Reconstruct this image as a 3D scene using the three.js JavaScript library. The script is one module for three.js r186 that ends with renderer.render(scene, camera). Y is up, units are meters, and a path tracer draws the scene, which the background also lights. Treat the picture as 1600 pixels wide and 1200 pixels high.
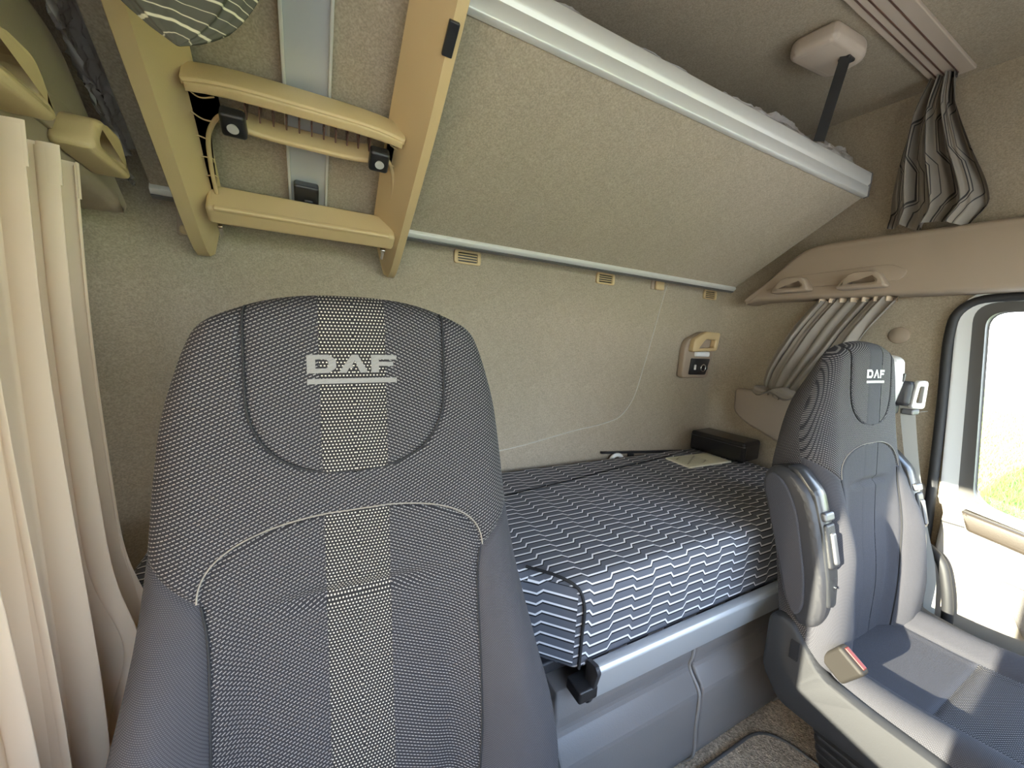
import * as THREE from 'three';
import { RoundedBoxGeometry } from 'three/addons/geometries/RoundedBoxGeometry.js';
import { mergeGeometries, mergeVertices, toCreasedNormals } from 'three/addons/utils/BufferGeometryUtils.js';
import { TessellateModifier } from 'three/addons/modifiers/TessellateModifier.js';

// ---------------------------------------------------------------- camera, sky, sun, exposure
const scene = new THREE.Scene();
const camera = new THREE.PerspectiveCamera(2 * Math.atan(600 / 601) * 180 / Math.PI, 4 / 3, 0.02, 3000);
camera.position.set(-0.72, 1.25, 1.26);
{
  // axes of the lens, from the vanishing points of the cab's edges
  const right = new THREE.Vector3(0.88624227, 0.06099934, 0.45918811);
  const down = new THREE.Vector3(-0.00770645, -0.98921286, 0.14628235);
  const fwd = new THREE.Vector3(0.46315792, -0.13318032, -0.87621216);
  camera.quaternion.setFromRotationMatrix(new THREE.Matrix4().makeBasis(right, down.clone().negate(), fwd.clone().negate()));
}
const sunFrom = new THREE.Vector3(-1, 0.243, 0.06).normalize();
{
  // bright hazy sky: milky towards the horizon, pale blue overhead, a wide glow of haze round the sun
  const w = 256, h = 128, d = new Float32Array(w * h * 4);
  for (let j = 0; j < h; j++) for (let i = 0; i < w; i++) {
    const el = ((j + 0.5) / h - 0.5) * Math.PI, az = ((i + 0.5) / w - 0.5) * 2 * Math.PI;
    const dir = new THREE.Vector3(Math.cos(az) * Math.cos(el), Math.sin(el), Math.sin(az) * Math.cos(el));
    const up = Math.max(0, dir.y), t = Math.pow(up, 0.55), glow = 1.2 * Math.pow(Math.max(0, dir.dot(sunFrom)), 6);
    d.set([1.04 * (1 - t) + 0.34 * t + glow, 0.99 * (1 - t) + 0.60 * t + 0.92 * glow, 0.92 * (1 - t) + 1.15 * t + 0.76 * glow, 1], (j * w + i) * 4);
  }
  const sky = new THREE.DataTexture(d, w, h, THREE.RGBAFormat, THREE.FloatType);
  sky.mapping = THREE.EquirectangularReflectionMapping; sky.magFilter = THREE.LinearFilter; sky.needsUpdate = true;
  scene.background = sky;
  scene.backgroundIntensity = 1.0;
}
const sun = new THREE.DirectionalLight(new THREE.Color(1, 0.90, 0.74), 3.9);
sun.name = 'sun';
sun.position.copy(sunFrom).multiplyScalar(30);
sun.castShadow = true;
sun.shadow.mapSize.set(4096, 4096);
Object.assign(sun.shadow.camera, { left: -20, right: 20, top: 20, bottom: -20, near: 1, far: 90 });
scene.add(sun, sun.target);
const renderer = new THREE.WebGLRenderer();
renderer.toneMapping = THREE.LinearToneMapping;
renderer.toneMappingExposure = 10.5;
renderer.shadowMap.enabled = true;

// ---------------------------------------------------------------- helpers
let seed = 7;
const rnd = () => { seed = (seed * 16807) % 2147483647; return seed / 2147483647; };
const clamp = (x, a = 0, b = 1) => Math.min(b, Math.max(a, x));
const sm = (a, b, x) => { const t = clamp((x - a) / (b - a)); return t * t * (3 - 2 * t); };
const V = (x, y, z) => new THREE.Vector3(x, y, z);
function curveOf(points) {            // piecewise smooth function through [x, y] pairs, x rising
  return (x) => {
    if (x <= points[0][0]) return points[0][1];
    for (let i = 1; i < points.length; i++) if (x <= points[i][0]) {
      const [a, b] = [points[i - 1], points[i]], t = (x - a[0]) / (b[0] - a[0]);
      const m = (k) => { const p = points[Math.max(0, k - 1)], q = points[Math.min(points.length - 1, k + 1)]; return (q[1] - p[1]) / (q[0] - p[0]); };
      const h = b[0] - a[0], t2 = t * t, t3 = t2 * t;
      return (2 * t3 - 3 * t2 + 1) * a[1] + (t3 - 2 * t2 + t) * h * m(i - 1) + (-2 * t3 + 3 * t2) * b[1] + (t3 - t2) * h * m(i);
    }
    return points[points.length - 1][1];
  };
}
const used = {};
function numbered(name) { const n = used[name] = (used[name] ?? -1) + 1; return n ? `${name}_${String(n).padStart(3, '0')}` : name; }
function put(name, geometry, material, parent) {
  const m = new THREE.Mesh(geometry, material);
  m.name = parent ? name : numbered(name); m.castShadow = m.receiveShadow = true;
  (parent ?? scene).add(m);
  return m;
}
function tag(o, label, category, group) { o.userData.label = label; o.userData.category = category; if (group) o.userData.group = group; return o; }
function group(name, label, category, at = [0, 0, 0], grp) {
  const g = new THREE.Group(); g.name = numbered(name); g.position.set(...at); scene.add(g);
  return tag(g, label, category, grp);
}
function structure(o, label, category) { o.userData.kind = 'structure'; return tag(o, label, category); }
function uvBox(g) {                    // uv in metres from the dominant axis of each face
  g = g.index ? g.toNonIndexed() : g;
  const p = g.attributes.position, uv = new Float32Array(p.count * 2), a = V(), b = V(), c = V();
  for (let i = 0; i < p.count; i += 3) {
    a.fromBufferAttribute(p, i); b.fromBufferAttribute(p, i + 1); c.fromBufferAttribute(p, i + 2);
    const n = b.clone().sub(a).cross(c.clone().sub(a)), x = Math.abs(n.x), y = Math.abs(n.y), z = Math.abs(n.z);
    [a, b, c].forEach((q, k) => {
      const [u, v] = y >= x && y >= z ? [q.x, -q.z] : x >= z ? [q.z, q.y] : [q.x, q.y];
      uv[(i + k) * 2] = u; uv[(i + k) * 2 + 1] = v;
    });
  }
  g.setAttribute('uv', new THREE.BufferAttribute(uv, 2));
  return g;
}
function join(list) { return mergeGeometries(list.map((g) => { g = g.index ? g.toNonIndexed() : g; for (const k of Object.keys(g.attributes)) if (!['position', 'normal', 'uv'].includes(k)) g.deleteAttribute(k); return g; })); }
function box(w, h, d, x, y, z, r = 0.004, seg = 2) {
  const g = new RoundedBoxGeometry(w, h, d, seg, Math.min(r, w / 2.01, h / 2.01, d / 2.01)); g.translate(x, y, z); return uvBox(g);
}
function shapeOf(pts, r = 0) {         // polygon with rounded corners; r is one radius or one per corner
  const s = new THREE.Shape(), n = pts.length;
  for (let i = 0; i < n; i++) {
    const [p, c, q] = [pts[(i + n - 1) % n], pts[i], pts[(i + 1) % n]].map((k) => new THREE.Vector2(...k)), ri = Array.isArray(r) ? r[i] : r;
    const a = p.clone().sub(c), b = q.clone().sub(c), la = Math.min(ri, a.length() * 0.49), lb = Math.min(ri, b.length() * 0.49);
    const s1 = c.clone().add(a.setLength(la)), s2 = c.clone().add(b.setLength(lb));
    i ? s.lineTo(s1.x, s1.y) : s.moveTo(s1.x, s1.y);
    if (ri > 0) s.quadraticCurveTo(c.x, c.y, s2.x, s2.y);
  }
  s.closePath();
  return s;
}
function extrude(shape, depth, bevel = 0, seg = 3, curveSegments = 8) {
  return new THREE.ExtrudeGeometry(shape, { depth: depth - 2 * bevel, bevelEnabled: bevel > 0, bevelSize: bevel, bevelThickness: bevel, bevelOffset: -bevel, bevelSegments: seg, curveSegments }).translate(0, 0, bevel);
}
const smooth = (g, angle = 0.7) => toCreasedNormals(g, angle);
// outline in (z, y), grown along x from x0 to x1
function slabX(shape, x0, x1, bevel = 0, seg = 3) {
  const g = extrude(shape, Math.abs(x1 - x0), bevel, seg);
  g.applyMatrix4(new THREE.Matrix4().set(0, 0, 1, Math.min(x0, x1), 0, 1, 0, 0, 1, 0, 0, 0, 0, 0, 0, 1));   // shape x -> z, shape y -> y, depth -> x
  const ix = g.index; if (ix) g.setIndex([...ix.array].reverse()); else { for (const k of ['position', 'normal', 'uv']) { const at = g.attributes[k], s = at.itemSize, A = at.array; for (let i = 0; i < at.count; i += 3) for (let j = 0; j < s; j++) { const t = A[i * s + j]; A[i * s + j] = A[(i + 2) * s + j]; A[(i + 2) * s + j] = t; } } }
  g.computeVertexNormals();
  return uvBox(smooth(g));
}
function grid(nu, nv, f, uvf) {        // surface from f(u, v) -> [x, y, z]
  const P = [], U = [], I = [];
  for (let j = 0; j <= nv; j++) for (let i = 0; i <= nu; i++) {
    const p = f(i / nu, j / nv); P.push(...p); U.push(...(uvf ? uvf(i / nu, j / nv, p) : [i / nu, j / nv]));
  }
  for (let j = 0; j < nv; j++) for (let i = 0; i < nu; i++) { const a = j * (nu + 1) + i, b = a + 1, c = a + nu + 1, d = c + 1; I.push(a, b, d, a, d, c); }
  const g = new THREE.BufferGeometry();
  g.setAttribute('position', new THREE.Float32BufferAttribute(P, 3)); g.setAttribute('uv', new THREE.Float32BufferAttribute(U, 2)); g.setIndex(I);
  g.computeVertexNormals();
  return g;
}
function tube(points, r, seg = 40, rad = 10, closed = false) { return new THREE.TubeGeometry(new THREE.CatmullRomCurve3(points.map((p) => V(...p)), closed, 'centripetal'), seg, r, rad, closed); }

// ---------------------------------------------------------------- textures (colour and relief of the stuff itself)
function data(w, h, f, srgb = true) {
  const d = new Uint8Array(w * h * 4);
  for (let y = 0; y < h; y++) for (let x = 0; x < w; x++) { const c = f(x, y); const [r, g, b] = Array.isArray(c) ? c : [c, c, c]; d.set([r, g, b, 255].map((k) => clamp(Math.round(k), 0, 255)), (y * w + x) * 4); }
  const t = new THREE.DataTexture(d, w, h); t.wrapS = t.wrapT = THREE.RepeatWrapping; t.magFilter = THREE.LinearFilter; t.minFilter = THREE.LinearMipmapLinearFilter; t.generateMipmaps = true;
  if (srgb) t.colorSpace = THREE.SRGBColorSpace; t.needsUpdate = true;
  return t;
}
function noiseField(n, octaves) {       // periodic value noise, n x n, about -1..1
  const out = new Float32Array(n * n);
  for (const [cells, amp] of octaves) {
    const L = Float32Array.from({ length: cells * cells }, () => rnd() * 2 - 1);
    for (let y = 0; y < n; y++) for (let x = 0; x < n; x++) {
      const fx = x / n * cells, fy = y / n * cells, ix = Math.floor(fx), iy = Math.floor(fy), s = sm(0, 1, fx - ix), t = sm(0, 1, fy - iy), at = (a, b) => L[(b % cells) * cells + (a % cells)];
      out[y * n + x] += amp * ((at(ix, iy) * (1 - s) + at(ix + 1, iy) * s) * (1 - t) + (at(ix, iy + 1) * (1 - s) + at(ix + 1, iy + 1) * s) * t);
    }
  }
  return out;
}
const scaled = (t, metresX, metresY = metresX) => { const c = t.clone(); c.repeat.set(1 / metresX, 1 / metresY); c.needsUpdate = true; return c; };
const feltN = noiseField(256, [[128, 0.8], [64, 0.2], [6, 0.08]]);
const feltMap = scaled(data(256, 256, (x, y) => 226 + 26 * feltN[y * 256 + x]), 0.26);
const feltBump = scaled(data(256, 256, (x, y) => 128 + 110 * feltN[y * 256 + x], false), 0.26);
const grainN = noiseField(256, [[128, 0.6], [40, 0.4]]);
const grainBump = scaled(data(256, 256, (x, y) => 128 + 110 * grainN[y * 256 + x], false), 0.12);
const carpetN = noiseField(256, [[128, 0.8], [60, 0.5], [10, 0.2]]);
const carpetMap = scaled(data(256, 256, (x, y) => 200 + 50 * carpetN[y * 256 + x]), 0.28);
const carpetBump = scaled(data(256, 256, (x, y) => 128 + 90 * carpetN[y * 256 + x], false), 0.28);
// rows of pale dashes on a dark weave: 5 by 5 dashes in a tile, each row shifted by a fifth
function dashTexture(n, dark, pale, fill, lean) {
  const k = 5;
  return (bump) => data(n, n, (x, y) => {
    const row = y / n * k, r = Math.floor(row), fy = row - r, fx = (x / n * k + lean * r) % 1, inside = sm(0, 0.14, fill[0] / 2 - Math.abs(fx - 0.5)) * sm(0, 0.14, fill[1] / 2 - Math.abs(fy - 0.5));
    const g = (rnd() - 0.5) * 10;
    if (bump) return 90 + 150 * inside;
    return dark.map((d, i) => d + (pale[i] - d) * inside + g);
  }, !bump);
}
const ribT = dashTexture(160, [32, 31, 36], [142, 138, 136], [0.84, 0.44], 0.4);
const dotT = dashTexture(160, [28, 26, 28], [200, 192, 178], [0.62, 0.56], 0.4);
const ribMap = scaled(ribT(false), 0.026, 0.02), ribBump = scaled(ribT(true), 0.026, 0.02);
ribMap.rotation = ribBump.rotation = 0.45;
const dotMap = scaled(dotT(false), 0.021, 0.021), dotBump = scaled(dotT(true), 0.021, 0.021);
const weaveT = dashTexture(128, [48, 48, 54], [90, 88, 91], [0.8, 0.5], 0.4);
const weaveMap = scaled(weaveT(false), 0.012, 0.009), weaveBump = scaled(weaveT(true), 0.012, 0.009);
// mattress cover: rows of long flattened hexagons, a pale and a dark line along each
function hexTexture() {
  const c = document.createElement('canvas'); c.width = 512; c.height = 512; const g = c.getContext('2d');
  g.fillStyle = 'rgb(90,93,102)'; g.fillRect(0, 0, 512, 512);
  const rows = 8, h = 512 / rows, col = 256, sl = 40;
  const path = (y0, dx) => { g.beginPath(); for (let i = -1; i < 3; i++) { const x = i * col * 2 / 1 + dx; } };
  for (let r = -1; r <= rows; r++) {
    const y = r * h;
    for (const [dy, w, s] of [[11, 9, 'rgb(24,24,30)'], [0, 12, 'rgb(222,222,226)']]) {
      g.strokeStyle = s; g.lineWidth = w; g.lineJoin = 'miter'; g.beginPath();
      g.moveTo(-20, y + dy); g.lineTo(256 - sl, y + dy); g.lineTo(256, y + h / 2 + dy); g.lineTo(512 - sl, y + h / 2 + dy); g.lineTo(512, y + dy); g.lineTo(532, y + dy); g.stroke();
    }
  }
  const t = new THREE.CanvasTexture(c); t.wrapS = t.wrapT = THREE.RepeatWrapping; t.colorSpace = THREE.SRGBColorSpace;
  return t;
}
const hexMap = scaled(hexTexture(), 0.125, 0.2);
// upper curtains: grey cloth printed with dark angular lines
function angleTexture() {
  const c = document.createElement('canvas'); c.width = 512; c.height = 512; const g = c.getContext('2d');
  g.fillStyle = 'rgb(136,129,120)'; g.fillRect(0, 0, 512, 512);
  g.strokeStyle = 'rgb(46,44,44)'; g.lineJoin = 'miter';
  for (let i = -1; i < 5; i++) for (const [o, w] of [[0, 9], [18, 5], [60, 5]]) {
    g.lineWidth = w; g.beginPath(); const x = i * 128 + o;
    g.moveTo(x, -10); g.lineTo(x, 90); g.lineTo(x + 64, 170); g.lineTo(x + 64, 340); g.lineTo(x, 420); g.lineTo(x, 530); g.stroke();
  }
  const t = new THREE.CanvasTexture(c); t.wrapS = t.wrapT = THREE.RepeatWrapping; t.colorSpace = THREE.SRGBColorSpace;
  return t;
}
const angleMap = scaled(angleTexture(), 0.26, 0.3);

// the reverse of that cloth: dark with pale flowing lines
const lineMap = (() => {
  const c = document.createElement('canvas'); c.width = 256; c.height = 256; const g = c.getContext('2d');
  g.fillStyle = 'rgb(66,65,56)'; g.fillRect(0, 0, 256, 256); g.strokeStyle = 'rgb(176,170,146)';
  for (let i = 0; i < 9; i++) { g.lineWidth = [3, 7, 2][i % 3]; g.beginPath(); for (let x = -8; x <= 264; x += 8) g.lineTo(x, 12 + i * 28 + 5 * Math.sin(x / 256 * Math.PI * 2 + i)); g.stroke(); }
  const t = new THREE.CanvasTexture(c); t.wrapS = t.wrapT = THREE.RepeatWrapping; t.colorSpace = THREE.SRGBColorSpace; t.repeat.set(4, 12);
  return t;
})();

// ---------------------------------------------------------------- materials
const rgb = (r, g, b) => new THREE.Color().setRGB(r, g, b);
const std = (color, roughness, o = {}) => new THREE.MeshStandardMaterial({ color, roughness, side: THREE.DoubleSide, ...o });
const felt = (c) => std(c, 0.95, { map: feltMap, bumpMap: feltBump, bumpScale: 0.0005 });
const plastic = (c, r = 0.5) => std(c, r, { bumpMap: grainBump, bumpScale: 0.0002 });
const M = {
  felt: felt(rgb(0.45, 0.38, 0.285)),
  trim: plastic(rgb(0.33, 0.26, 0.195), 0.55), roofTrim: plastic(rgb(0.46, 0.385, 0.315), 0.55), pocket: plastic(rgb(0.36, 0.30, 0.25), 0.7), cream: plastic(rgb(0.55, 0.41, 0.22), 0.5), seam: std(rgb(0.5, 0.46, 0.4), 0.7),
  door: plastic(rgb(0.34, 0.31, 0.27), 0.5), paint: std(rgb(0.82, 0.85, 0.86), 0.25), rubber: std(rgb(0.02, 0.02, 0.022), 0.6), greyRubber: std(rgb(0.10, 0.095, 0.09), 0.5),
  black: plastic(rgb(0.018, 0.018, 0.02), 0.35), charcoal: plastic(rgb(0.03, 0.03, 0.034), 0.45), locker: plastic(rgb(0.20, 0.185, 0.18), 0.42),
  lockerRim: plastic(rgb(0.26, 0.245, 0.235), 0.4), grey: plastic(rgb(0.024, 0.024, 0.026), 0.75),
  alu: std(rgb(0.62, 0.65, 0.68), 0.42, { metalness: 0.55 }), aluMatte: std(rgb(0.70, 0.69, 0.66), 0.5, { metalness: 0.5 }), darkMetal: std(rgb(0.16, 0.16, 0.165), 0.4, { metalness: 0.6 }), chrome: std(rgb(0.8, 0.8, 0.8), 0.12, { metalness: 1 }),
  curtain: new THREE.MeshPhysicalMaterial({ color: rgb(0.86, 0.71, 0.54), roughness: 0.95, transmission: 0.35, thickness: 0, side: THREE.DoubleSide }), greyCurtain: std(rgb(0.27, 0.24, 0.21), 0.9, { bumpMap: feltBump, bumpScale: 0.0003 }), lineCloth: std(rgb(1, 1, 1), 0.85, { map: lineMap }), angleCloth: std(rgb(1, 1, 1), 0.85, { map: angleMap }),
  rib: std(rgb(1, 1, 1), 0.9, { map: ribMap, bumpMap: ribBump, bumpScale: 0.0006 }), dot: std(rgb(1, 1, 1), 0.9, { map: dotMap, bumpMap: dotBump, bumpScale: 0.0006 }), weave: std(rgb(1, 1, 1), 0.9, { map: weaveMap, bumpMap: weaveBump, bumpScale: 0.0003 }),
  stitch: std(rgb(0.24, 0.22, 0.19), 0.8), logo: std(rgb(0.6, 0.59, 0.55), 0.6), mattress: std(rgb(1, 1, 1), 0.85, { map: hexMap }), piping: std(rgb(0.018, 0.018, 0.02), 0.9),
  carpet: std(rgb(0.80, 0.64, 0.47), 1, { map: carpetMap, bumpMap: carpetBump, bumpScale: 0.004 }), film: new THREE.MeshPhysicalMaterial({ color: rgb(0.8, 0.76, 0.74), roughness: 0.25, transmission: 0.55, thickness: 0, side: THREE.DoubleSide }),
  foam: std(rgb(0.10, 0.09, 0.085), 0.9), belt: std(rgb(0.30, 0.30, 0.28), 0.6), strap: std(rgb(0.015, 0.015, 0.016), 0.7), redPlastic: std(rgb(0.12, 0.018, 0.01), 0.4), web: plastic(rgb(0.12, 0.06, 0.045), 0.5),
  paper: std(rgb(0.72, 0.70, 0.56), 0.8), white: plastic(rgb(0.8, 0.8, 0.78), 0.5), glass: new THREE.MeshPhysicalMaterial({ color: rgb(0.97, 1, 0.98), roughness: 0, transmission: 1, thickness: 0, side: THREE.DoubleSide }),
};

// ---------------------------------------------------------------- the cab shell
const W = 1.17, TOP = 2.16, FLOOR = 0.06, FRONT = 2.05, SKIN = 0.07;
structure(put('floor', box(2 * W + 0.2, 0.12, FRONT + 0.2, 0, FLOOR - 0.06, FRONT / 2, 0.002), M.carpet), 'brown-grey carpeted cab floor between the seats', 'floor');
structure(put('ceiling', box(2 * W + 0.2, 0.08, FRONT + 0.2, 0, TOP + 0.04, FRONT / 2, 0.002), M.felt), 'grey-brown felt roof lining above the bunk', 'ceiling');
const wallRear = structure(put('wall_rear', box(2 * W + 0.2, TOP, 0.1, 0, TOP / 2, -0.05, 0.002), M.felt), 'beige felt rear wall of the cab behind the bunks', 'wall');
// welt that outlines the padded middle of the rear wall
put('seam', tube([[0.70, 1.50, 0.001], [0.676, 1.402, 0.001], [0.645, 1.27, 0.001], [0.61, 1.13, 0.001], [0.565, 0.985, 0.001], [0.50, 0.91, 0.001], [0.40, 0.88, 0.001], [0.262, 0.861, 0.001], [-0.037, 0.81, 0.001], [-0.3, 0.79, 0.001]], 0.0022, 90, 6), M.seam, wallRear).userData.label = 'pale curved seam line';

function sideWall(s) {                // s = 1: right of the picture, -1: left
  const list = [];
  // rounded rear corner, full height
  const plan = (t) => { const a = t * Math.PI / 2; return [1.072 + (W - 1.072) * Math.sin(a), 0.13 * (1 - Math.cos(a))]; };
  list.push(grid(14, 1, (u, v) => { const [x, z] = plan(u); return [s * x, v * TOP, z]; }));
  // flat side with the opening of the door window
  const sh = shapeOf([[0.125, 0], [FRONT, 0], [FRONT, TOP], [0.125, TOP]]);
  const hole = new THREE.Path(shapeOf(windowOutline(0.0), 0.06).getPoints(6)); sh.holes.push(hole);
  list.push(slabX(sh, s * W, s * (W + SKIN)));
  return join(list.map((g) => uvBox(g)));
}
function windowOutline(g) { return [[0.905 - g, 0.787 - g], [0.845 - g, 1.412 + g], [1.75 + g, 1.43 + g], [1.75 + g, 0.62 - g]]; }
structure(put('wall_right', sideWall(1), M.felt), 'brown-grey felt side wall around the grey tied curtain', 'wall');
structure(put('wall_left', sideWall(-1), M.felt), 'dark felt side wall behind the cream curtain', 'wall');
// front of the cab, out of the picture: windscreen opening that lets the daylight in
{
  const sh = shapeOf([[-W - 0.1, 0], [W + 0.1, 0], [W + 0.1, TOP], [-W - 0.1, TOP]]);
  sh.holes.push(new THREE.Path(shapeOf([[-1.08, 0.80], [1.08, 0.80], [1.08, 1.66], [-1.08, 1.66]], 0.08).getPoints(6)));
  structure(put('wall_front', uvBox(extrude(sh, SKIN).translate(0, 0, FRONT)), M.felt), 'front of the cab below and above the windscreen', 'wall');
  structure(put('window_3', box(2.2, 0.90, 0.006, 0, 1.23, FRONT + 0.03, 0.002), M.glass), 'windscreen pane of the cab', 'window');
  // storage shelf above the windscreen and dashboard below it, both behind the lens
  structure(put('trim_5', slabX(shapeOf([[FRONT, 1.66], [1.72, 1.70], [1.66, 1.80], [1.66, 2.155], [FRONT, 2.155]], 0.03), -W + 0.002, W - 0.002), M.trim), 'overhead storage shelf above the windscreen', 'trim');
  structure(put('trim_6', slabX(shapeOf([[FRONT, FLOOR], [1.80, FLOOR], [1.72, 0.70], [1.78, 0.79], [FRONT, 0.79]], 0.04), -W + 0.002, W - 0.002), M.charcoal), 'dark dashboard under the windscreen', 'trim');
}
// side panes
for (const s of [1, -1]) {
  const w = put(s > 0 ? 'window_1' : 'window_2', slabX(shapeOf(windowOutline(0.012), 0.06), s * (W + 0.03), s * (W + 0.034)), M.glass);
  structure(w, s > 0 ? 'clear door window pane looking out on the field' : 'clear door window pane on the curtain side', 'window');
}
// frame strip round an outline in (z, y)
function frameRing(outer, inner, x0, x1, bevel = 0.004) {
  const sh = new THREE.Shape(outer.getPoints(8)); sh.holes.push(new THREE.Path(inner.getPoints(8)));
  return slabX(sh, x0, x1, bevel, 2);
}
const ring = (g, r) => shapeOf(windowOutline(g), r);
// right door: painted frame, seals, inner panel
const door = new THREE.Group(); door.name = 'door_1'; scene.add(door); structure(door, 'pale cab door with dark ledge under the window', 'door');
{
  put('window_seal', frameRing(ring(0.028, 0.075), ring(-0.004, 0.055), W - 0.012, W + 0.03), M.greyRubber, door);
  put('door_frame', frameRing(ring(0.060, 0.10), ring(0.026, 0.07), W - 0.02, W + 0.02, 0.006), M.paint, door);
  // weatherstrip up the pillar, round the corner and along the roof edge
  put('weatherstrip', tube([[1.150, 0.30, 0.845], [1.150, 0.55, 0.835], [1.150, 0.80, 0.822], [1.150, 1.10, 0.803], [1.150, 1.33, 0.787], [1.150, 1.40, 0.795], [1.150, 1.437, 0.83], [1.150, 1.447, 0.92], [1.150, 1.452, 1.2], [1.150, 1.455, 1.6]], 0.013, 120, 10), M.rubber, door).userData.label = 'black rubber door seal';
  // lower inner panel of the door
  put('door_panel', slabX(shapeOf([[0.855, 0.10], [1.9, 0.10], [1.9, 0.60], [0.92, 0.775], [0.862, 0.775]], 0.01), W - 0.045, W, 0.008), M.door, door);
  put('panel_joint', slabX(shapeOf([[0.862, 0.722], [0.915, 0.724], [0.915, 0.719], [0.862, 0.717]]), W - 0.0465, W - 0.04), M.rubber, door);
  put('window_ledge', slabX(shapeOf([[0.905, 0.782], [0.925, 0.722], [1.9, 0.57], [1.9, 0.64]], 0.008), W - 0.085, W - 0.03, 0.012), plastic(rgb(0.045, 0.035, 0.026), 0.5), door).userData.label = 'dark brown ledge';
  put('upper_sill', slabX(shapeOf([[0.895, 0.805], [0.905, 0.785], [1.9, 0.62], [1.9, 0.65]], 0.004), W - 0.06, W, 0.006), M.paint, door);
  put('switch_panel', slabX(shapeOf([[0.935, 0.715], [0.945, 0.66], [1.3, 0.60], [1.3, 0.655]], 0.01), W - 0.056, W - 0.04, 0.004), plastic(rgb(0.40, 0.39, 0.37), 0.45), door);
  const knob = put('door_knob', new THREE.CylinderGeometry(0.016, 0.02, 0.018, 24).rotateZ(Math.PI / 2).translate(W - 0.064, 0.685, 0.985), M.paint, door);
  knob.userData.label = 'round pale knob';
  put('speaker_grille', slabX(shapeOf([[1.0, 0.60], [1.07, 0.45], [1.3, 0.42], [1.3, 0.57]], 0.02), W - 0.056, W - 0.04, 0.006), std(rgb(0.20, 0.185, 0.17), 0.8, { bumpMap: dotBump, bumpScale: 0.001 }), door).userData.label = 'grey mesh speaker cover';
}
// lower pillar cover beside the door
structure(put('trim_3', slabX(shapeOf([[0.775, 0.10], [0.825, 0.10], [0.818, 0.80], [0.775, 0.835]], 0.006), W - 0.02, W, 0.006), M.door), 'pale lower pillar cover beside the door seal', 'trim');
structure(put('trim_4', slabX(shapeOf([[0.10, 1.045], [0.30, 1.055], [0.62, 1.06], [0.62, 0.72], [0.33, 0.83], [0.17, 0.885], [0.105, 0.93]], [0.02, 0.01, 0.01, 0.01, 0.05, 0.04, 0.03]), W - 0.03, W, 0.012), M.pocket), 'smooth pocket panel low on the side wall below the tied curtain', 'trim');
{
  const c = put('screw_cover', new THREE.SphereGeometry(0.03, 28, 10, 0, Math.PI * 2, 0, Math.PI / 2).scale(1, 0.35, 1).rotateZ(Math.PI / 2).translate(W, 1.324, 0.657), M.trim);
  tag(c, 'round beige cap on the side wall above the far seat', 'cap');
}

// ---------------------------------------------------------------- overhead side panels with their grab handles
const PX = 1.055;
function overheadPanel(s, name, label) {
  const sh = shapeOf([[0.13, 1.44], [0.20, 1.455], [FRONT, 1.465], [FRONT, 1.655], [0.40, 1.668], [0.33, 1.64]], [0.02, 0.02, 0, 0, 0.06, 0.05]);
  const p = put(name, slabX(sh, s * PX, s * (W + 0.005), 0.018, 4), M.trim);
  structure(p, label, 'trim');
  // shallow pad that carries the two handles
  put('handle_recess', slabX(shapeOf([[0.225, 1.498], [0.27, 1.515], [0.30, 1.548], [0.64, 1.562], [0.69, 1.535], [0.67, 1.505]], 0.018), s * (PX - 0.006), s * (PX + 0.004), 0.003), M.trim, p);
  for (const zc of [0.345, 0.575]) {
    const o = shapeOf([[zc - 0.075, 1.478], [zc + 0.078, 1.482], [zc + 0.045, 1.54], [zc - 0.035, 1.538]], 0.022), i = shapeOf([[zc - 0.040, 1.498], [zc + 0.046, 1.500], [zc + 0.028, 1.527], [zc - 0.022, 1.526]], 0.01);
    o.holes.push(new THREE.Path(i.getPoints(6)));
    put('grab_handle', slabX(o, s * (PX - 0.05), s * (PX + 0.002), 0.009, 3), s < 0 ? M.cream : M.trim, p);
  }
  return p;
}
overheadPanel(1, 'trim_1', 'brown moulded panel with two grab handles above the tied curtain');
overheadPanel(-1, 'trim_2', 'beige moulded panel with grab handles above the cream curtain');

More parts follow.
